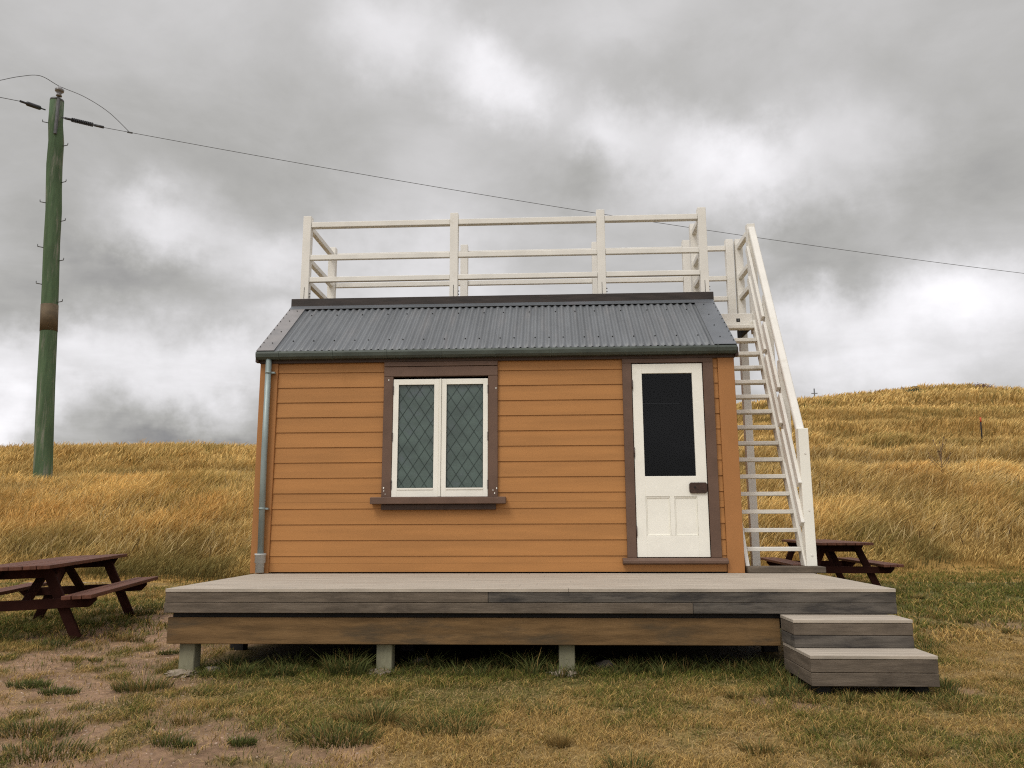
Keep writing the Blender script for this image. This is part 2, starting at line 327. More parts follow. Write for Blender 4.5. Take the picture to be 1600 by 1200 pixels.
lawn(380000,-4.9,-.5,.038,.0032)
lawn(190000,-.5,7.2,.055,.0085,pw=.3)
n=90000;x,y=scatter(n,-4.9,2,pad=.4,pw=0);k=(R.random(n)<.12+.88*(1-dirt(x,y)))&~((x>.2)&(x<5.6)&(y>-1.62));x,y=x[k],y[k];n=len(x);a=R.random(n)*2*PI;ln=R.uniform(1.5,4,n)
parts.append(blades(base(x,y,.003+.004*0),R.uniform(.012,.022,n),R.uniform(.002,.0038,n),np.stack([np.cos(a)*ln,np.sin(a)*ln],-1),R.uniform(.2,.7,n),cv((.30,.20,.08),n)*(.6+.6*R.random((n,1))),cv((.62,.45,.21),n)*(.4+.9*R.random((n,1))),(.8,1,.3),a+PI/2+R.normal(0,.2,n)))
def tuft(cx,cy,r,n,h,grn,flat=1.,w=.006):
    a=R.random(n)*2*PI;q=r*np.sqrt(R.random(n));x=cx+q*np.cos(a);y=cy+q*np.sin(a)*flat
    lean=np.stack([np.cos(a)*.7*q/r,np.sin(a)*.7*q/r],-1)+R.normal(0,.25,(n,2));b=R.random((n,1))
    g=(R.random(n)<grn)[:,None]
    tip=np.where(g,np.array((.135,.15,.04))*(.5+.9*b),np.array((.42,.28,.10))*(.5+.8*b));bot=np.where(g,np.array((.045,.055,.018)),np.array((.13,.09,.03)))
    parts.append(blades(base(x,y,-.003),h*(.45+.8*R.random(n)),np.full(n,w),lean,.1+.3*R.random(n),bot,tip,(1,.75,.1),R.normal(0,.9,n)))
for cx,cy,r,n,h,g_ in ((-.66,-2.45,.16,420,.05,.97),(-.35,-2.6,.14,380,.045,.97),(1.40,-3.72,.08,220,.05,.9),(1.10,-3.78,.06,150,.045,.9),(-.3,-1.1,.1,200,.05,.8),(0.0,-1.5,.07,150,.04,.8),(-.75,-1.45,.06,110,.04,.8),
    (1.9,-3.62,.25,700,.07,.65),(2.05,-3.35,.16,420,.11,.35),(2.5,-3.45,.25,600,.07,.55),(.15,-2.4,.22,420,.10,.5),(-.2,-.3,.12,200,.05,.8),(.1,-3.5,.25,500,.07,.6),(.35,-3.9,.3,600,.06,.7),(-1.3,-2.6,.08,120,.05,.7)):
    tuft(cx,cy,r,n,h,g_,.6)
for k in range(190):
    x,y=scatter(1,-4.6,4.5,pad=0,pw=0)
    if .0<x[0]<5.6 and -2.5<y[0]<4: continue
    if dirt(x,y)[0]>.6 and random.random()<.7: continue
    tuft(x[0],y[0],random.uniform(.04,.14),random.randint(50,170),random.uniform(.05,.11),random.choice((.1,.4,.8)),.8,.005)
# rank weeds in the shade along the deck and round the steps
for k in range(150):
    x=random.uniform(.25,5.0);y=random.uniform(-1.98,-1.62)
    tuft(x,y,random.uniform(.05,.13),random.randint(35,80),random.uniform(.05,.16)*(1.25 if 1.0<x<1.7 or 2.6<x<3.2 else .9),.86,1,.0065)
for k in range(26):
    tuft(random.uniform(4.7,5.85),-2.62+random.uniform(-.12,.08),.05,35,random.uniform(.04,.09),.6)
for k in range(16):
    tuft(random.uniform(4.6,4.82),random.uniform(-2.6,-1.7),.07,45,random.uniform(.07,.15),.85)
for k in range(12):
    tuft(5.75+random.uniform(0,.12),random.uniform(-2.6,-1.8),.06,40,random.uniform(.06,.12),.8)
for k in range(60):
    a=random.uniform(-3.4,-1.5);tuft(a,random.uniform(-.8,2.6),.12,60,random.uniform(.06,.13),.85)
V,F,C=join(parts);npmesh('short_grass',V,F,C,M['blade'],'stuff','short patchy green and dry lawn grass around the deck','lawn grass')
# pebbles on the bare path
n=12000;x=R.normal(0,1.5,n);y=R.uniform(-4.8,1.5,n);k=(dirt(x,y)>.25);x,y=x[k],y[k];n=len(x)
r=(.0022+.010*R.random(n)**4);P=base(x,y,0);P[:,2]-=dirt(x,y)*.012
cube=np.array([(-1,-1,-.5),(1,-1,-.5),(1,1,-.5),(-1,1,-.5),(-.6,-.6,.6),(.6,-.5,.5),(.5,.6,.6),(-.6,.6,.45)])
a=R.random(n)*6.28;Rm=np.stack([np.stack([np.cos(a),-np.sin(a),0*a],-1),np.stack([np.sin(a),np.cos(a),0*a],-1),np.stack([0*a,0*a,1+0*a],-1)],1)
sv=(cube[None]*(1+R.normal(0,.18,(n,8,3)))*np.array((1,.75,.5)))
V=(np.einsum('nij,nkj->nki',Rm,sv)*r[:,None,None]+P[:,None,:]).reshape(-1,3)
F=((np.arange(n)*8)[:,None,None]+np.array([(3,2,1,0),(4,5,6,7),(0,1,5,4),(1,2,6,5),(2,3,7,6),(3,0,4,7)])[None]).reshape(-1,4)
C=np.repeat(np.array((.34,.25,.185))*(.5+.9*R.random((n,1))),8,0)
npmesh('gravel',V,F,C,attr_mat('pebbles',0,0,60,.2),'stuff','small loose stones scattered on the bare reddish path','gravel')
# ------------------------------------------------------------------ the hut
W=5.05
hut=thing('timber_hut',(2.5,1.6,0),'small orange weatherboard hut with grey corrugated roof, leaded window and white half-glazed door','hut')
def wb(name,parent,spans_open,m):
    pass
mb=MB();zc=[.012+.1608*k for k in range(15)];zc[-1]=2.205
opens=[(1.40,2.515,.72,2.205),(3.93,4.77,.10,2.205)]
for k in range(14):
    z0,z1=zc[k],zc[k+1];full=.1608
    cuts=sorted({z0,z1}|{z for o in opens for z in o[2:] if z0<z<z1})
    for a,b in zip(cuts[:-1],cuts[1:]):
        mid=(a+b)/2;xs=[.195];
        for o in opens:
            if o[2]<mid<o[3]: xs+= [o[0],o[1]]
        xs.append(4.878);
        ya=-.017+.009*(a-z0)/full;yb=-.017+.009*(b-z0)/full
        for i in range(0,len(xs),2):
            mb.prism([(ya,a+.0015),(yb,b),(.03,b),(.03,a+.0015)],'x',xs[i],xs[i+1])
mb.build('weatherboard_wall',M['orange'],hut)
mb=MB();mb.box((.195,.0315,0),(1.40,.06,2.205)).box((2.515,.0315,0),(3.93,.06,2.205)).box((4.77,.0315,0),(4.878,.06,2.205)).box((1.4,.0315,0),(2.515,.06,.72)).box((3.93,.0315,0),(4.77,.06,.10)).build('wall_lining',M['inside'],hut)
for x0,x1 in ((0,.193),(4.880,W)):
    MB().box((x0,-.034,.0),(x1,.029,2.215)).build('corner_board',M['orange2'],hut,.003)
# side walls with gables, rear wall
for x0,x1 in ((.002,.028),(W-.028,W-.002)):
    mb=MB()
    for k in range(20):
        z0=.012+.1608*k;z1=z0+.1608
        if z0>3.05:break
        z1=min(z1,3.08);ex=.018
        def yy(z): 
            return (.03 if z<2.2 else .03+(z-2.2)*1.2, 3.17 if z<2.2 else 3.17-(z-2.2)*1.2)
        a0,a1=yy(z0),yy(z1); o=-1 if x0<1 else 1; xo=x0 if x0<1 else x1
        mb.add([(xo+o*.018,a0[0],z0),(xo+o*.018,a0[1],z0),(xo,a1[1],z1),(xo,a1[0],z1),(xo-o*.026,a0[0],z0),(xo-o*.026,a0[1],z0),(xo-o*.026,a1[1],z1),(xo-o*.026,a1[0],z1)],
            [(0,1,2,3),(7,6,5,4),(0,4,5,1),(2,6,7,3),(1,5,6,2),(0,3,7,4)])
    mb.build('side_wall',M['orange'],hut)
MB().box((.03,3.175,0),(W-.03,3.21,2.205)).build('rear_wall',M['orange'],hut)
MB().box((.05,.07,-.06),(W-.05,3.17,-.02)).build('floor',M['inside'],hut)
MB().box((.06,3.13,.0),(W-.06,3.16,2.2)).box((.06,.08,2.205),(W-.06,3.16,2.225)).box((W-.07,.08,0),(W-.06,3.1,2.2)).box((.06,.08,0),(.07,3.1,2.2)).build('room_lining',M['inside'],hut)
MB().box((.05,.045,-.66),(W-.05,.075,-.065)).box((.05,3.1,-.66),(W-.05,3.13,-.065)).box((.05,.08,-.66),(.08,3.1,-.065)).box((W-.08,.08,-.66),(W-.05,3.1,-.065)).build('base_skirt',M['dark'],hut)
# fascia + barge ends
MB().box((-.005,-.050,2.205),(W+.005,-.012,2.268)).build('fascia',M['brown_dark'],hut,.003)
MB().box((-.02,-.012,2.217),(W+.02,.10,2.232)).build('soffit',M['brown_dark'],hut)
sl=(3.118-2.325)/1.08
for xo in (-.040,W+.006):
    MB().prism([(-.085,2.305),(1.02,3.115),(1.02,2.99),(-.02,2.215),(-.085,2.215)],'x',xo,xo+.034).build('bargeboard',M['brown_dark'],hut,.003)
    MB().prism([(3.325,2.305),(2.24,3.115),(2.24,2.99),(3.26,2.215),(3.325,2.215)],'x',xo,xo+.034).build('bargeboard',M['brown_dark'],hut,.003)
# roof
roof=MB().prism([(-.075,2.302),(1.0,3.092),(2.26,3.092),(3.32,2.302),(3.30,2.29),(2.24,3.07),(1.02,3.07),(-.055,2.29)],'x',-.01,W+.01).build('roof',M['dark'],hut)
def zr(y): return 2.325+(y+.08)*sl
x0,x1=.155,4.90;pitch=.0760;ns=6;sw=(x1-x0)/ns
for s in range(ns):
    a=x0+s*sw;b=a+sw+.012;lift=.002*(s%2);mb=MB();vs=[];nx=int(sw/pitch*10)
    ny=9
    for j in range(ny):
        y=-.098+(1.0+.085)*j/(ny-1)
        for i in range(nx+1):
            x=a+(b-a)*i/nx;vs.append((x,y,zr(y)+.012+lift+0.0130*math.cos(2*PI*x/pitch)))
    mb.add(vs,[(j*(nx+1)+i,j*(nx+1)+i+1,(j+1)*(nx+1)+i+1,(j+1)*(nx+1)+i) for j in range(ny-1) for i in range(nx)],True)
    o=mb.build('roof_sheet',M['roof'],roof);mo=o.modifiers.new('solid','SOLIDIFY');mo.thickness=.0012
mb=MB();vs=[];nx=62*8
for j in range(2):
    y=3.34 if j==0 else 2.2
    for i in range(nx+1):
        x=x0+(x1-x0)*i/nx;vs.append((x,y,zr(3.24-y)+.014+0.0130*math.cos(2*PI*x/pitch)))
mb.add(vs,[(i,i+1,nx+2+i,nx+1+i) for i in range(nx)],True);mb.build('roof_sheet',M['roof'],roof)
for xa,xb,u in ((-.027,.165,'l'),(4.84,W+.022,'r')):
    mb=MB();t=.03
    mb.prism([(-.105,zr(-.105)+t),(1.0,zr(1.0)+t),(1.0,zr(1)+t+.004),(-.105,zr(-.105)+t+.004)],'x',xa,xb)
    xo=xa if u=='l' else xb-.004
    mb.prism([(-.105,zr(-.105)+t-.001),(1.0,zr(1.0)+t-.001),(1.0,zr(1)-.03),(-.105,zr(-.105)-.03)],'x',xo,xo+.004)
    f=mb.build('barge_flashing',M['flash'] if u=='l' else M['flashd'],roof)
    mb=MB()
    for k in range(10):
        y=-.03+.098*k;xx=xa+.014 if u=='l' else xb-.014
        MB().tube([(xx,y,zr(y)+t+.002),(xx,y-.004,zr(y)+t+.009)],.0065,6).build('screw',M['screw'],roof)
    for k in range(4):
        y=.05+.26*k;xx=(xa+xb)/2+.02*(1 if u=='l' else -1);MB().tube([(xx,y,zr(y)+t+.002),(xx,y-.004,zr(y)+t+.010)],.007,6).build('screw',M['screw'],roof)
mb=MB()
for y,sp in ((.10,3),(.72,4)):
    k=0;x=x0+pitch
    x=math.ceil(x/pitch)*pitch
    while x<x1-.05:
        MB().tube([(x,y,zr(y)+.020),(x,y-.005,zr(y)+.034)],.0075,7).build('screw',M['screw'],roof);x+=pitch*(sp if random.random()>.3 else sp-1)
MB().prism([(.885,zr(.885)+.030),(1.0,zr(1.0)+.030),(1.0,zr(1)+.034),(.883,zr(.883)+.036)],'x',-.029,W+.024).build('ridge_flashing',M['flashd'],roof)
# gutter (quad profile) and brackets
gp=[(-.030,2.240),(-.105,2.240),(-.126,2.262),(-.132,2.300),(-.128,2.322),(-.118,2.322),(-.120,2.300),(-.114,2.268),(-.10,2.25),(-.034,2.25),(-.034,2.318),(-.030,2.318)]
gut=MB().prism(gp,'x',-.022,W+.016).build('gutter',M['gutter'],hut,.002)
MB().prism([(-.031,2.241),(-.105,2.241),(-.125,2.262),(-.131,2.300),(-.127,2.320),(-.031,2.320)],'x',-.026,-.0225).build('gutter_end_cap',M['gutter'],gut)
MB().prism([(-.031,2.241),(-.105,2.241),(-.125,2.262),(-.131,2.300),(-.127,2.320),(-.031,2.320)],'x',W+.0165,W+.020).build('gutter_end_cap',M['gutter'],gut)
for k in range(9):
    x=.21+.582*k
    MB().prism([(-.031,2.236),(-.107,2.236),(-.130,2.260),(-.1365,2.300),(-.132,2.327),(-.120,2.327),(-.1345,2.300),(-.126,2.262),(-.105,2.2385),(-.031,2.2385)],'x',x,x+.016).build('gutter_bracket',M['gutter'],gut)
dp=MB().tube([(.105,-.080,2.245),(.106,-.080,1.2),(.120,-.080,.16)],.031,18).build('downpipe',M['pipe'],hut)
MB().tube([(.1197,-.080,.012),(.1197,-.080,.105),(.1197,-.080,.108),(.1197,-.080,.185),(.1197,-.080,.187),(.1197,-.080,.203)],[.044,.044,.054,.054,.058,.058],18).build('pipe_socket',M['pvc'],dp)
for z in (2.10,.66):
    MB().tube([(.1068+(.005 if z<1 else 0),-.080,z-.010),(.1068+(.005 if z<1 else 0),-.080,z+.010)],.0345,18).box((.135,-.082,z-.009),(.175,-.040,z+.009)).build('pipe_clip',M['pipe'],dp)
# window
cs=MB();cs.box((1.352,-.046,.772),(1.452,.04,2.045)).box((2.466,-.046,.772),(2.566,.04,2.045))
cs.box((1.352,-.047,2.047),(2.566,.04,2.150)).box((1.352,-.052,2.155),(2.566,.04,2.204))
win=cs.build('window',M['brown'],hut,.003)
MB().box((1.249,-.115,.700),(2.652,.03,.770)).build('sill',M['brown'],win,.006,2)
MB().box((1.357,-.062,.640),(2.548,-.0225,.6985)).build('sill_apron',M['brown_dark'],win,.004)
gl=[(1.512,1.892,.866,1.957),(2.024,2.412,.866,1.957)];so=[(1.456,1.944),(1.972,2.462)]
for (ga,gb,gz0,gz1),(sa,sb) in zip(gl,so):
    s=MB();z0,z1=.774,2.016
    s.box((sa,-.040,z0),(ga,0,z1)).box((gb,-.040,z0),(sb,0,z1)).box((ga,-.040,gz1),(gb,0,z1)).box((ga,-.040,z0),(gb,0,gz0))
    sash=s.build('sash',M['white'],win,.002)
    b=MB();e=.012
    b.box((ga,-.046,gz0),(gb,-.041,gz0-.018)).build('glazing_bead',M['white'],win)
    MB().box((ga-.004,-.016,gz0-.004),(gb+.004,-.012,gz1+.004)).build('pane',M['leaded'],win)
    ld=MB();wd=(gb-ga)/3.15;hd=.180;cx0=ga+wd*.35;
    def clip(px,pz,dx,dz):
        t0,t1=-99,99
        for o,d,a,c in ((px,dx,ga,gb),(pz,dz,gz0,gz1)):
            ta,tb=sorted(((a-o)/d,(c-o)/d));t0=max(t0,ta);t1=min(t1,tb)
        return (t0,t1) if t1-t0>.01 else None
    for k in range(-30,34):
        for sg in (1,-1):
            px,pz=cx0+wd*k,gz0+.05;r=clip(px,pz,wd/2*sg,hd/2)
            if r: ld.beam((px+wd/2*sg*r[0],-.0185+.001*sg,pz+hd/2*r[0]),(px+wd/2*sg*r[1],-.0185+.001*sg,pz+hd/2*r[1]),.0045,.003,(0,0,1) if 0 else (hd/2,0,-wd/2*sg))
    ld.box((ga,-.022,gz0),(ga+.005,-.0165,gz1)).box((gb-.005,-.022,gz0),(gb,-.0165,gz1)).box((ga,-.022,gz0),(gb,-.0165,gz0+.005)).box((ga,-.022,gz1-.005),(gb,-.0165,gz1))
    ld.build('lead_lattice',M['leadline'],win)
MB().box((1.946,-.052,.775),(1.970,-.001,2.016)).build('mullion',M['white'],win,.003)
for xx in (1.451,2.463):
    for z in (.90,1.40,1.90):
        MB().box((xx-.004,-.049,z-.045),(xx+.008,-.0405,z+.045)).build('hinge',M['lock'],win)
sp=MB()
for x,z in ((1.376,.83),(1.39,.80),(1.37,.86),(2.515,.83),(2.53,.80),(2.55,.85),(2.50,2.175),(2.53,2.172),(1.40,2.0),(2.545,1.9)):
    MB().box((x,-.0482,z),(x+random.uniform(.004,.012),-.0474,z+random.uniform(.006,.02))).build('paint_chip',M['white'],win)
# door
cs=MB();cs.box((3.881,-.046,.152),(3.976,.04,2.158)).box((4.722,-.046,.152),(4.826,.04,2.158)).box((3.881,-.047,2.160),(4.826,.04,2.204))
dc=cs.build('door_frame',M['brown'],hut,.003)
MB().prism([(-.095,.098),(-.095,.128),(-.05,.151),(.05,.151),(.05,.085),(-.05,.085)],'x',3.832,4.882).build('door_sill',M['brown'],dc,.004)
dx0,dx1,dz0,dz1=3.984,4.714,.158,2.150;gx0,gx1,gz0,gz1=4.084,4.606,.972,2.048
d=MB();yf=-.034;yb=.006
d.box((dx0,yf,dz0),(gx0,yb,dz1)).box((gx1,yf,dz0),(dx1,yb,dz1)).box((gx0,yf,gz1),(gx1,yb,dz1)).box((gx0,yf,.765),(gx1,yb,gz0)).box((gx0,yf,dz0),(gx1,yb,.368))
d.box((4.330,yf,.368),(4.375,yb,.765))
door=d.build('door',M['white'],hut,.0022)
mb=MB()
for a,b in ((gx0,4.330),(4.375,gx1)): mb.box((a,yf+.013,.368),(b,yb-.008,.765))
mb.build('door_panels',M['white'],door)
mb=MB()
for a,b in ((gx0,4.330),(4.375,gx1)):
    mb.box((a+.001,yf+.004,.752),(b-.001,yf+.013,.764)).box((a+.001,yf+.004,.369),(b-.001,yf+.013,.379)).box((a+.001,yf+.004,.38),(a+.010,yf+.013,.751)).box((b-.010,yf+.004,.38),(b-.001,yf+.013,.751))
mb.build('panel_moulding',M['white'],door,.002)
MB().box((gx0-.003,-.012,gz0-.003),(gx1+.003,-.008,gz1+.003)).build('glass_pane',M['glass'],door)
MB().prism([(4.545,.795),(4.695,.795),(4.711,.812),(4.711,.888),(4.695,.905),(4.545,.905),(4.529,.888),(4.529,.812)],'y',-.052,-.0345).build('lock_case',M['lock'],door,.003)
MB().tube([(4.585,-.053,.857),(4.585,-.058,.857)],.010,12).build('keyhole',M['dark'],door)
for z in (.42,1.22,1.93):
    MB().tube([(3.980,-.044,z-.05),(3.980,-.044,z+.05)],.0075,8).build('hinge',M['lock'],door)
# ------------------------------------------------------------------ rooftop platform and railing
rp=thing('rooftop_lookout',(2.5,1.6,3.12),'cream painted timber railing and lookout platform on top of the hut roof','lookout platform')
MB().box((-.035,.965,3.118),(W+.035,1.005,3.222)).build('platform_edge_board',M['board'],rp,.004)
MB().box((-.035,2.25,3.118),(W+.035,2.285,3.222)).build('platform_edge_board',M['board'],rp,.004)
mb=MB()
for k in range(9): mb.box((-.02,1.008+.138*k,3.175),(W+.02,1.008+.138*k+.133,3.200))
mb.build('platform_boards',M['deckg'],rp)
mb=MB()
for x in (.3,1.3,2.3,3.3,4.3,4.8): MB().box((x,1.007,3.10),(x+.05,2.248,3.174)).build('joist',M['dark'],rp)
pw=.1;PT=4.31;yF=1.060;yB=2.2
fx=[.105,1.955,3.765,5.0]
RZ=[(4.163,4.232),(3.737,3.802),(3.452,3.515)]
def post(root,x,y,z0,z1,m=None,w=.1):
    m=m or M['cream'];o=MB().box((x-w/2,y-w/2,z0),(x+w/2,y+w/2,z1)).build('post',m,root,.005,2);return o
for x in fx:
    p=post(rp,x,yF,3.2235,PT)
    MB().box((x-.004,yF-.0515,3.225),(x+.002,yF-.0501,3.38)).build('bracket_slot',M['dark'],p)
    mb=MB()
    for z in (3.27,3.31): mb.tube([(x+.05,yF-.01,z),(x+.066,yF-.01,z)],.007,6)
    mb.build('bolt',M['steel'],p)
for x in [.105,1.955,3.765,5.0]: post(rp,x,yB,3.202,PT)
post(rp,5.0,1.60,3.202,PT)
for i in range(3):
    for j,(a,b) in enumerate(RZ):
        MB().box((fx[i]+.0515,yF-.040,a),(fx[i+1]-.0515,yF+.040 if j==0 else yF+.012,b)).build('rail',M['cream'],rp,.006,2)
        MB().box((fx[i]+.0515,yB-.012,a),(fx[i+1]-.0515,yB+.04,b)).build('rail',M['cream'],rp,.006,2)
for a,b in RZ:
    MB().box((.105-.03,yF+.0515,a),(.105+.03,yB-.0515,b)).build('rail',M['cream'],rp,.006,2)
    MB().box((5.0-.03,yF+.0515,a),(5.0+.03,1.5485,b)).build('rail',M['cream'],rp,.006,2)
# ------------------------------------------------------------------ staircase
st=thing('outdoor_staircase',(5.4,.1,0),'steep cream timber staircase with handrail and landing beside the hut right wall','staircase')
s0,srun,sz,sh=.131,.094,.229,.1914;sx0,sx1=5.121,5.667
slope=sh/srun
def zs(y):return sz+(y-s0)*slope
MB().box((5.072,-.075,.004),(5.835,.175,.062)).build('base_board',M['deckg'],st,.004)
for i in range(15):
    y=s0+i*srun;z=sz+i*sh
    MB().box((sx0,y,z-.021),(sx1,y+.135,z+.021)).build('tread',M['creamd'],st,.004)
dv=Vector((0,srun,sh)).normalized();nv=Vector((0,-dv.z,dv.y))
for xx in (sx0-.021,sx1+.021):
    # stringer as a sheared plank, cut level at foot and head
    yb=.063;mb=MB();yo=.115
    def ln(z,off): return s0+(z-sz)/slope+off
    mb.prism([(ln(.0635,.0),.0635),(ln(.0635,.13),.0635),(ln(3.0,.13),3.0),(ln(3.0,.0),3.0)],'x',xx-.02,xx+.02)
    mb.build('stringer',M['cream'] if xx<5.3 else M['creamd'],st,.004)
nx_=5.737
nw=MB().box((nx_-.052,.035,.063),(nx_+.052,.139,1.462)).build('newel_post',M['white'],st,.005,2)
for z in (.17,.62,1.2): MB().tube([(nx_+.005,.031,z),(nx_+.005,.035,z)],.011,10).build('bolt',M['cream'],nw)
ys=[.62,1.08]
for y in ys:
    p=MB().box((nx_-.045,y-.045,zs(y)-.14),(nx_+.045,y+.045,zs(y)+(1.08 if y<.8 else 1.04))).build('guard_post',M['cream'],st,.005,2)
nt=MB().box((nx_-.05,1.59,2.86),(nx_+.05,1.69,PT)).build('newel_post',M['cream'],st,.005,2)
yy=[.087]+ys+[1.64]
for (a,b) in zip(yy[:-1],yy[1:]):
    for off,gap in ((.38,.0),(.78,.0)):
        A=Vector((nx_+.0,a-.02,zs(a-.02)+off));B=Vector((nx_+.0,b-.055,zs(b-.055)+off))
        MB().beam(A+Vector((-.066,0,0)),B+Vector((-.066,0,0)),.035,.09,(1,0,0)).build('guard_rail',M['cream'],st,.004)
A=Vector((nx_,.10,zs(.10)+1.235));B=Vector((nx_,1.585,zs(1.585)+1.10))
MB().beam((nx_,.128,1.42),(nx_,1.583,4.245),.088,.062,(1,0,0)).build('handrail',M['cream'],st,.022,4)
# landing
MB().box((5.062,1.565,2.942),(5.685,1.605,3.105)).build('landing_front_board',M['cream'],st,.004)
MB().box((5.48,1.5625,2.995),(5.525,1.5645,3.04)).build('bolt_plate',M['dark'],st)
MB().tube([(5.5025,1.556,3.0175),(5.5025,1.5625,3.0175)],.012,8).build('bolt',M['steel'],st)
mb=MB()
for k in range(5): mb.box((5.062,1.607+.13*k,3.08),(5.77,1.607+.13*k+.125,3.104))
mb.build('landing_boards',M['deckg'],st)
mb=MB().box((5.09,1.607,2.90),(5.13,2.24,3.078)).box((5.62,1.607,2.90),(5.66,2.14,3.078)).build('landing_joist',M['dark'],st)
post(st,5.583,yB,3.106,PT);p=post(st,5.709,yB,-.62,PT)
for a,b in RZ:
    MB().box((5.0515,yB-.012,a),(5.5315,yB+.04,b)).build('landing_rail',M['cream'],st,.006,2)
    MB().box((5.709-.03,1.692,a),(5.709+.03,yB-.0515,b)).build('landing_rail',M['cream'],st,.006,2)
MB().box((5.02,1.97,2.99),(5.06,2.2,3.07)).build('landing_cleat',M['cream'],st)
# ------------------------------------------------------------------ deck
dk=thing('timber_deck',(2.9,-1,-.6),'low weathered grey timber deck on short posts in front of the orange hut','deck')
DX0,DX1,DY=.064,5.713,-1.973
mb=MB();y=DY-.004;k=0
while y<-.04:
    e=min(y+.1385,-.0365);js=[DX0-.002]+sorted(random.uniform(.8,5.2) for _ in range(1))+[DX1+.002]
    for a,b in zip(js[:-1],js[1:]): mb.box((a+.0012,y,-.026),(b-.0012,e,random.uniform(-.0012,.0006)))
    y+=.1412
mb.box((5.06,-.033,-.026),(DX1+.002,.20,-.001))
mb.build('decking',M['deck'],dk,.0015)
def fb(x0,x1,z0,z1,m): MB().box((x0,DY,z0),(x1,DY+.035,z1)).build('fascia_board',m,dk,.003)
fb(DX0,2.62,-.105,-.027,M['deckg']);fb(2.623,DX1,-.105,-.027,M['deckf']);fb(DX0-.006,4.19,-.186,-.108,M['deckg']);fb(4.193,DX1,-.186,-.108,M['deckf'])
for x0 in (DX0,DX1-.035):
    for z0,z1 in ((-.105,-.027),(-.186,-.108)): MB().box((x0,DY+.036,z0),(x0+.035,-.0 if x0<1 else .2,z1)).build('side_board',M['deckg'],dk,.003)
mb=MB()
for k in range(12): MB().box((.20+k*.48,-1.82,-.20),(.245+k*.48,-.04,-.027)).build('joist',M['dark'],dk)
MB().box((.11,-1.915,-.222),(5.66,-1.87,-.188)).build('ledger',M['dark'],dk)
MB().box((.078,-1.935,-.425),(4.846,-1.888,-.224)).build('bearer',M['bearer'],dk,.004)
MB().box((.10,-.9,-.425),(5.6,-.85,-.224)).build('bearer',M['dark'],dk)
for x in (.225,1.80,3.225,5.05):
    for y in (-1.82,-.8):
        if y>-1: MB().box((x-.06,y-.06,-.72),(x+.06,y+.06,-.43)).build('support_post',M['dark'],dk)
        else:
            MB().box((x-.062,y-.062,-.70),(x+.062,y+.062,-.427)).build('support_post',M['stump'],dk,.006)
            bm=bmesh.new();bmesh.ops.create_icosphere(bm,subdivisions=3,radius=1)
            for v in bm.verts:
                c=v.co;n_=.8+.4*random.random();v.co=Vector((c.x*.125*n_,c.y*.10*n_,c.z*.035*(.8+.4*random.random())))+Vector((x-.03,y-.06,float(H(x,y))-.004))-WL[dk.name]
            me=bpy.data.meshes.new('footing');bm.to_mesh(me);bm.free();me.materials.append(M['conc']);o=bpy.data.objects.new('footing',me);col.objects.link(o);o.parent=dk;WL[o.name]=WL[dk.name]
# steps
sp=thing('wooden_steps',(5.26,-2.3,-.62),'two grey weathered box steps at the right end of the deck','steps')
def stepbox(x0,x1,yf,yb,zt,zb,m1,m2,hollow):
    MB().box((x0-.002,yf-.004,zt-.024),(x1+.002,yb,zt)).build('tread',M['deck'],sp,.003)
    zm=(zt-.026+zb)/2
    for a,b,m in ((zm+.0015,zt-.026,m1),(zb,zm-.0015,m2)):
        MB().box((x0,yf,a),(x1,yf+.03,b)).build('riser_board',m,sp,.003)
        MB().box((x0,yf+.0315,a),(x0+.03,yb,b)).build('side_board',m,sp,.003)
        MB().box((x1-.03,yf+.0315,a),(x1,yb,b)).build('side_board',m,sp,.003)
stepbox(4.842,5.678,-2.300,-1.976,-.190,-.384,M['deckg'],M['deckf'],0)
stepbox(4.849,5.686,-2.620,-1.98,-.3865,-.585,M['deckg'],M['deckg'],0)
MB().box((4.9,-2.55,-.70),(4.99,-2.0,-.587)).build('sleeper',M['dark'],sp);MB().box((5.55,-2.55,-.70),(5.64,-2.0,-.587)).build('sleeper',M['dark'],sp)
# ------------------------------------------------------------------ stones by the footings
def stone(x,y,s,label,sq=.6):
    bm=bmesh.new();bmesh.ops.create_icosphere(bm,subdivisions=3,radius=1);z=float(H(x,y));q=[random.uniform(.8,1.2) for _ in range(3)];ph=random.random()*9
    for v in bm.verts:
        c=v.co.copy();d=1+.22*math.sin(c.x*2.3+ph)*math.cos(c.y*2.9+ph)+.10*math.sin(c.z*6+c.x*5+ph)
        v.co=Vector((c.x*s*q[0],c.y*s*.8*q[1],c.z*s*sq*q[2]))*d
    me=bpy.data.meshes.new('stone');bm.to_mesh(me);bm.free();me.materials.append(M['rock'])
    for p in me.polygons:p.use_smooth=True
    o=bpy.data.objects.new('stone',me);col.objects.link(o);o.location=(x,y,z+s*.15);return tag(o,label,'stone','stones lying in the grass by the deck posts')
stone(.40,-1.80,.055,'small pale stone beside the leftmost deck post')
stone(2.02,-1.55,.085,'rounded stone in the shade just right of the second deck post')
stone(3.52,-1.62,.075,'reddish stone in the shade right of the third deck post')
stone(3.68,-1.72,.05,'flat pale stone farthest right under the deck',.4)
stone(3.02,-1.62,.05,'small stone just left of the third deck post')
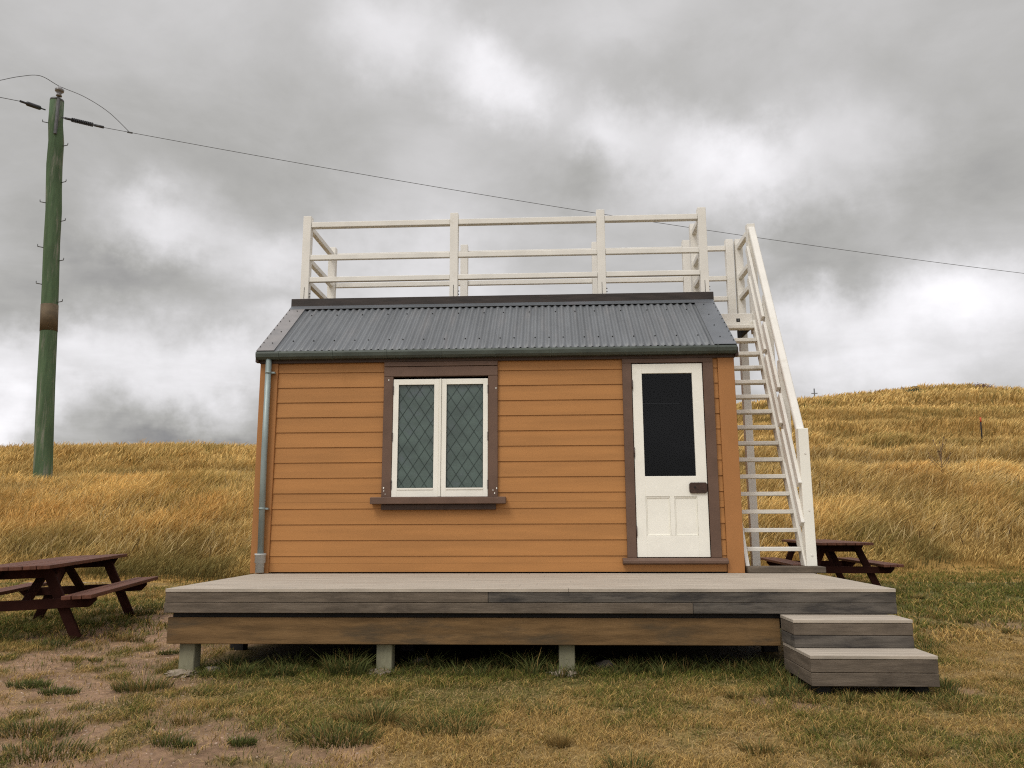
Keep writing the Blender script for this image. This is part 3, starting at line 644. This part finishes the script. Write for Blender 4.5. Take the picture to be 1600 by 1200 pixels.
# ------------------------------------------------------------------ picnic tables
def picnic(label,m1,m2):
    t=thing('picnic_table',(0,0,0),label,'picnic table','red brown timber picnic tables on the lawn')
    Ln=1.20;T=.70;S=.405
    def boards(name,x0,x1,n,z):
        mb=MB();w=(x1-x0)/n
        for k in range(n): mb.box((x0+w*k+.004,-Ln+random.uniform(-.006,.006),z-.038),(x0+w*(k+1)-.004,Ln+random.uniform(-.006,.006),z+random.uniform(-.002,.001)))
        mb.build(name,m1,t,.005,2)
    boards('tabletop',-.37,.37,6,T);boards('seat',.47,.745,3,S);boards('seat',-.745,-.47,3,S)
    for y in (-.88,.88):
        o=.05*(1 if y<0 else -1)
        for s in (-1,1):
            MB().beam((s*.22,y,T-.04),(s*.52,y,-.03),.095,.045,(1,0,0)).build('leg',m2,t,.004)
        MB().prism([(-.34,T-.04),(.34,T-.04),(.28,T-.135),(-.30,T-.135)],'y',y+.024,y+.066).build('top_batten',m2,t,.004)
        MB().prism([(-.70,S-.040),(.70,S-.040),(.70,S-.075),(.64,S-.135),(-.64,S-.135),(-.70,S-.075)],'y',y-.068,y-.024).build('seat_beam',m2,t,.004)
    for s in (-1,1):
        MB().beam((0,s*.77,S-.08),(0,s*.24,T-.05),.085,.04,(1,0,0)).build('brace',m2,t,.004)
    return t
t1=picnic('red brown picnic table at the left edge standing beside the bare path',M['table'],M['tabled'])
def copy_tree(o,par=None):
    c=o.copy();col.objects.link(c);c.parent=par
    for ch in o.children: copy_tree(ch,c)
    return c
t2=copy_tree(t1)
t2['label']='red brown picnic table behind the staircase foot on the green lawn'
t1.location=(-2.24,.32,-.575);t1.rotation_euler=(.010,-.036,.215)
t2.location=(7.36,4.6,float(H(7.3,4.6))+.0);t2.rotation_euler=(0,0,-.067);t2.scale=(1.02,1.02,1.02)
# ------------------------------------------------------------------ power pole
pp=thing('power_pole',(-10.2,12,1.2),'tall leaning green treated timber power pole on the grassy bank at left','power pole')
pts=[(-10.15,12,.9),(-10.206,12,1.845),(-10.29,12,3.1),(-10.361,12,4.235),(-10.433,12,5.645),(-10.524,12,7.088),(-10.60,12,8.2),(-10.637,12,9.129),(-10.70,12,9.8),(-10.752,12,10.5),(-10.77,12,11.2),(-10.845,12,11.75),(-10.872,12,12.44)]
rr=[.235,.228,.222,.217,.21,.207,.203,.202,.200,.202,.197,.187,.180]
pole=MB().tube(pts,rr,28)
pole.build('pole_shaft',M['pole'],pp)
MB().tube([(-10.872,12,12.441),(-10.872,12,12.50)],[.183,.176],24).build('pole_cap',M['steel'],pp)
MB().tube([(-10.433-.0631*(z-5.645),12,z) for z in (5.68,6.42)],[.2165,.2155],28).build('metal_band',M['band'],pp)
def atz_(z):
    zz=[p[2] for p in pts];return float(np.interp(z,zz,[p[0] for p in pts])),float(np.interp(z,zz,rr))
for s,z in ((1,11.1),(1,10.0),(-1,9.35),(1,8.85),(-1,8.05),(1,7.7),(-1,7.0),(1,6.52),(-1,11.75)):
    x,r=atz_(z);x+=s*(r-.03)
    yq=11.86 if s<0 else 12.02;e_=.12 if s<0 else .17
    MB().tube([(x-s*.04,yq,z-.03),(x+s*e_,yq-.02,z),(x+s*(e_+.005),yq-.02,z+.05),(x+s*(e_+.005),yq-.02,z+.075)],.013,6).build('climbing_peg',M['steel'],pp)
ib=MB().box((-10.735,11.78,11.35),(-10.665,11.84,12.42)).build('insulator_bracket',M['steel'],pp,.006)
MB().tube([(-10.70,11.81,12.42),(-10.70,11.81,12.50)],.02,8).build('insulator_pin',M['steel'],ib)
MB().tube([(-10.70,11.81,z) for z in (12.49,12.50,12.56,12.57,12.63,12.64,12.70,12.72,12.76,12.80)],[.05,.08,.06,.05,.10,.115,.12,.08,.06,.03],16).build('pin_insulator',M['porc'],ib)
# strain insulators
A=Vector((-10.55,11.8,11.84));B=Vector((-8.65,12,11.40))
d=(B-A).normalized();mb=MB();ps=[];rs=[]
mb.tube([A,A+d*.30],.02,8).tube([A+d*.30,A+d*1.0],.022,8)
for k in range(12): q=A+d*(.30+.052*k);mb.tube([q,q+d*.014],.062,12)
mb.tube([A+d*.95,A+d*1.20],.04,8).tube([A+d*.10,A+d*.26],.035,8)
mb.build('ribbed_strain_insulator',M['polymer'],pp)
A2=Vector((-11.02,11.75,12.06));B2=Vector((-10.30,9.0,10.94))
B2=Vector((-11.10,9.75,11.47)); d2=(B2-A2).normalized()
mb=MB().tube([A2,A2+d2*.22],.02,8).tube([A2+d2*.20,A2+d2*.24,A2+d2*.72,A2+d2*.76],[.03,.062,.062,.03],12).tube([A2+d2*.76,A2+d2*1.0],.032,8)
mb.build('smooth_strain_insulator',M['polymer'],pp)
# wires
pl=thing('overhead_wire',(-8.65,12,11.4),'thin sagging overhead power wire running from the pole across the sky','power wire')
def cat(a,b,sag,n=40,r=.011,name='wire'):
    a=Vector(a);b=Vector(b);return MB().tube([a.lerp(b,i/n)-Vector((0,0,sag*4*(i/n)*(1-i/n))) for i in range(n+1)],r,6).build(name,M['wire'],pl)
Wa,Wb=Vector((-9.4,11.95,11.58)),Vector((22.38,20,8.98))
MB().tube([Wa.lerp(Wb,t/40)-Vector((0,0,.3*4*(t/40)*(1-t/40))) for t in range(0,80)],.0082,6).build('wire',M['wire'],pl)
cat(A2+d2*.98,Vector((-13.2,2,8.6)),0.0,24,.009)
j=[Vector((-8.65,12,11.43)),Vector((-9.3,11.95,12.05)),Vector((-10.0,11.88,12.50)),Vector((-10.70,11.81,12.80)),Vector((-10.95,11.3,12.83)),Vector((-11.1,10.7,12.45)),Vector((-11.2,10.0,11.9)),Vector((-11.35,9.2,11.30))]
def cr(P,n=8):
    o=[]
    for i in range(len(P)-1):
        p0,p1,p2,p3=P[max(i-1,0)],P[i],P[i+1],P[min(i+2,len(P)-1)]
        for k in range(n):
            t=k/n;o.append(.5*((2*p1)+(p2-p0)*t+(2*p0-5*p1+4*p2-p3)*t*t+(3*p1-p0-3*p2+p3)*t**3))
    return o+[P[-1]]
MB().tube(cr(j),.009,6).build('jumper_wire',M['wire'],pl)
MB().tube([(-8.72,12,11.445),(-8.58,12,11.415)],.025,8).build('wire_clamp',M['steel'],pl)
# ------------------------------------------------------------------ hillside odds and ends
x,y=21.8,27;z=float(H(x,y))
mp=thing('marker_stake',(x,y,z),'thin dark marker stake with orange red top on the right hillside','stake')
MB().tube([(x,y,z-.1),(x+.03,y,z+1.0)],.032,8).build('stake',M['dark'],mp);MB().tube([(x+.03,y,z+1.0),(x+.035,y,z+1.2)],.036,8).build('painted_top',M['redpaint'],mp)
x,y=34.0,85;z=float(H(x,y))
mp=thing('distant_mast',(x,y,z),'tiny distant mast standing on the hill skyline right of the stairs','mast')
MB().tube([(x,y,z-.3),(x,y,z+2.0)],.07,6).build('mast',M['steel'],mp);MB().box((x-.35,y-.03,z+1.4),(x+.35,y+.03,z+1.48)).build('crossarm',M['steel'],mp)
def bush(x,y,rx,rz,m,label,n=900,ls=.16):
    z=float(H(x,y));b=thing('bush',(x,y,z),label,'bush')
    v=R.normal(0,1,(n,3));v/=np.linalg.norm(v,axis=1)[:,None];v*=(R.random((n,1))**.4);mb=MB()
    for p in v:
        c=Vector((x+p[0]*rx*(1+.3*math.sin(p[2]*9)),y+p[1]*rx*.6,z+.35*rz+p[2]*rz*(1+.35*math.sin(p[0]*7))));q=Vector(R.normal(0,1,3)).normalized();w=q.orthogonal().normalized()
        mb.add([c,c+q*ls+w*ls*.3,c+q*ls*1.5,c+q*ls-w*ls*.3],[(0,1,2,3)])
    mb.build('foliage',m,b)
    MB().tube([(x,y,z-.2),(x+.05,y,z+rz*.6)],.05,6).build('stem',M['weedstem'],b)
bush(38.6,70,1.0,.65,M['bush'],'small dark green round bush high on the right hillside')
bush(49.2,79.5,2.2,.42,M['bushr'],'low reddish bush on the crest at the right of the skyline',1500)
bush(43.6,81.5,1.5,.32,M['bushr'],'small reddish scrub on the crest left of the bigger reddish bush',600)
x,y=12.6,11.6;z=float(H(x,y));wd=thing('dry_weed',(x,y,z),'tall brown branching weed standing above the grass on the right bank','weed')
mb=MB();mb.tube([(x,y,z-.1),(x+.05,y,z+.95)],.010,5)
hq=[]
for k in range(13):
    h_=.35+.05*k;a=random.uniform(0,6.28);l_=random.uniform(.12,.3);p=Vector((x+.05*h_,y,z+h_));q=p+Vector((math.cos(a)*l_,math.sin(a)*l_*.5,l_*1.2));mb.tube([p,q],.006,5);hq.append(q)
mb.build('stem',M['weedstem'],wd);[MB().tube([q,q+Vector((.005,0,.035))],[.012,.018],6).build('seed_head',M['weedstem'],wd) for q in hq]
# ------------------------------------------------------------------ camera
cam=bpy.data.cameras.new('camera');co=bpy.data.objects.new('camera',cam);col.objects.link(co);sc.camera=co
cam.sensor_width=36;cam.lens=1240.45/1600*36;cam.clip_end=6000;cam.clip_start=.05
ya,pi_,ro=.04866,.1748,-.00376
c,s=math.cos(ya),math.sin(ya);r1=Vector((c,s,0));yv=Vector((-s,c,0));zv=Vector((0,0,1))
c,s=math.cos(pi_),math.sin(pi_);dv_=yv*c+zv*s;z2=-yv*s+zv*c
c,s=math.cos(ro),math.sin(ro);U=r1*c+z2*s;Vv=-r1*s+z2*c
m=Matrix((U,Vv,-dv_)).transposed().to_4x4();m.translation=Vector((3.1204,-8.2983,.4912));co.matrix_world=m
# ------------------------------------------------------------------ light
SE,SA=math.radians(52),math.radians(-148)   # elevation, azimuth from +y clockwise (behind and left of the camera)
sd=Vector((math.sin(SA)*math.cos(SE),math.cos(SA)*math.cos(SE),math.sin(SE)))
sun=bpy.data.lights.new('sun','SUN');sun.energy=1.5;sun.angle=math.radians(22);sun.color=(1,.955,.88)
so_=bpy.data.objects.new('sun',sun);col.objects.link(so_);so_.rotation_euler=sd.to_track_quat('Z','Y').to_euler();so_.location=(0,0,30)
w=bpy.data.worlds.new('World');sc.world=w;w.use_nodes=True;nt=w.node_tree;N=nt.nodes;bg=N['Background']
sky=N.new('ShaderNodeTexSky');sky.sky_type='NISHITA';sky.sun_disc=False;sky.sun_elevation=SE;sky.sun_rotation=SA%(2*PI)
tc=N.new('ShaderNodeTexCoord')
def VM(op,a,b=None,sc_=None):
    n=N.new('ShaderNodeVectorMath');n.operation=op
    for i,v in enumerate((a,b)):
        if v is None:continue
        if isinstance(v,(tuple,list)):n.inputs[i].default_value=v
        else:L(nt,v,n.inputs[i])
    if sc_ is not None:n.inputs['Scale'].default_value=sc_
    return n.outputs['Value' if op in('LENGTH','DOT_PRODUCT','DISTANCE') else 'Vector']
def MA(op,a,b=0,c_=None,clamp=False):
    n=N.new('ShaderNodeMath');n.operation=op;n.use_clamp=clamp
    for i,v in enumerate((a,b,c_)):
        if v is None:continue
        if isinstance(v,(int,float)):n.inputs[i].default_value=v
        else:L(nt,v,n.inputs[i])
    return n.outputs[0]
def MR(v,a,b,c_,d_,sm=True):
    n=N.new('ShaderNodeMapRange');n.interpolation_type='SMOOTHSTEP' if sm else 'LINEAR'
    L(nt,v,n.inputs[0])
    for i,q in ((1,a),(2,b),(3,c_),(4,d_)):n.inputs[i].default_value=q
    return n.outputs[0]
dirn=VM('NORMALIZE',tc.outputs['Generated'])
sep=N.new('ShaderNodeSeparateXYZ');L(nt,dirn,sep.inputs[0]);dz=sep.outputs[2]
den=MA('ADD',MA('MAXIMUM',dz,0),.16)
cmb=N.new('ShaderNodeCombineXYZ');L(nt,MA('DIVIDE',sep.outputs[0],den),cmb.inputs[0]);L(nt,MA('DIVIDE',sep.outputs[1],den),cmb.inputs[1])
def NZ(vec,s,det=8,ro=.55,dist=0,colr=False):
    n=N.new('ShaderNodeTexNoise');n.inputs['Scale'].default_value=s;n.inputs['Detail'].default_value=det;n.inputs['Roughness'].default_value=ro;n.inputs['Distortion'].default_value=dist
    L(nt,vec,n.inputs['Vector']);return n.outputs['Color' if colr else 'Fac']
# warped direction for the large clouds
w1=VM('SCALE',VM('SUBTRACT',NZ(dirn,5.5,9,.6,0,True),(.5,.5,.5)),None,.19)
wd_=VM('ADD',dirn,w1)
B=[(-11.8,34.4,5.7,.24),(-3.7,30.8,5.0,.36),(5.2,27.2,4.3,.28),(11.7,23.3,6.4,.36),(15.8,23.7,4.3,.16),(21.0,24.0,6.4,.22),(7.4,34.6,4.3,.08),(-29.7,18.6,4.3,.24),(-25.6,17.9,6.4,.22),(-27.2,10.9,6.1,.36),(-31.5,8.6,5.0,.26),(-21.1,12.2,4.3,.26),(-23.8,9.4,4.3,.25),(-35.2,6.6,3.6,.42),(-35.5,10.1,4.3,.28),(-19.2,18.5,4.3,.2),(-9.9,17.3,7.9,.28),(27.6,14.6,5.4,.30),(29.5,12.3,6.4,.25),(22.9,13.1,4.3,.2),(18.5,12.3,5.7,.30),(17.0,15.0,3.6,.26),(25.3,10.0,4.3,.2),
(-31.9,13.8,7.9,-.16),(-25.4,14.1,7.2,-.20),(-19.6,25.7,9.3,-.07),(8.7,30.2,7.9,-.07),(1.2,24.0,4.3,-.08),(4.6,23.0,4.3,-.1),(24.2,19.2,10.7,-.09),(18.0,17.9,5.7,-.08),(28.5,24.2,9.3,-.04),(-24.9,6.0,8.5,-.34),(26.5,11.3,3.2,-.1),(-29.9,21.7,11.5,-.07),(-14.2,19.7,5.7,-.08),(21.9,15.4,4.3,-.06)]
acc=None
for az,el,r,a in B:
    az,el=math.radians(az),math.radians(el);cdir=(math.sin(az)*math.cos(el),math.cos(az)*math.cos(el),math.sin(el))
    df=VM('MULTIPLY',VM('SUBTRACT',wd_,cdir),(1,1,1.5));v=MR(VM('LENGTH',df),0,math.radians(r)*1.25,a,0)
    acc=v if acc is None else MA('ADD',acc,v)
n1=MR(NZ(cmb.outputs[0],1.15,9,.56,.35),.34,.66,-.055,.075)
n2=MR(NZ(cmb.outputs[0],3.4,10,.6,.4),.3,.7,-.045,.045,False)
val=MA('ADD',MA('ADD',acc,n1),MA('ADD',n2,.57))
# overcast zenith and the sky behind the camera are brighter than the framed part
zen=MR(dz,.60,.95,0,.75);back=MR(sep.outputs[1],.25,-.5,0,.28);up=MR(dz,-.05,.15,0,1)
val=MA('ADD',val,MA('MULTIPLY',MA('ADD',zen,back),up))
val=MA('MAXIMUM',MA('MINIMUM',val,1.5),.2)
cr_=N.new('ShaderNodeValToRGB');e=cr_.color_ramp.elements
e[0].position=.2;e[0].color=(.205,.205,.225,1);e[1].position=.95;e[1].color=(.95,.935,.96,1)
k=e.new(.45);k.color=(.455,.448,.432,1);k=e.new(.32);k.color=(.318,.312,.308,1)
L(nt,val,cr_.inputs[0])
ex=MA('MAXIMUM',MA('MULTIPLY',val,1.053),1.0)
cl=VM('SCALE',cr_.outputs[0]);L(nt,ex,cl.node.inputs['Scale'])
skys=VM('SCALE',sky.outputs[0],None,.05)
mx=N.new('ShaderNodeMix');mx.data_type='RGBA';mx.inputs[0].default_value=.96
L(nt,skys,mx.inputs[6]);L(nt,cl,mx.inputs[7]);L(nt,mx.outputs[2],bg.inputs['Color']);bg.inputs['Strength'].default_value=1
sc.view_settings.view_transform='Standard';sc.view_settings.look='None';sc.view_settings.exposure=0;sc.view_settings.gamma=1
sc.render.engine='CYCLES';sc.cycles.use_denoising=False;sc.cycles.filter_width=1.15;sc.cycles.max_bounces=6;sc.cycles.transparent_max_bounces=12
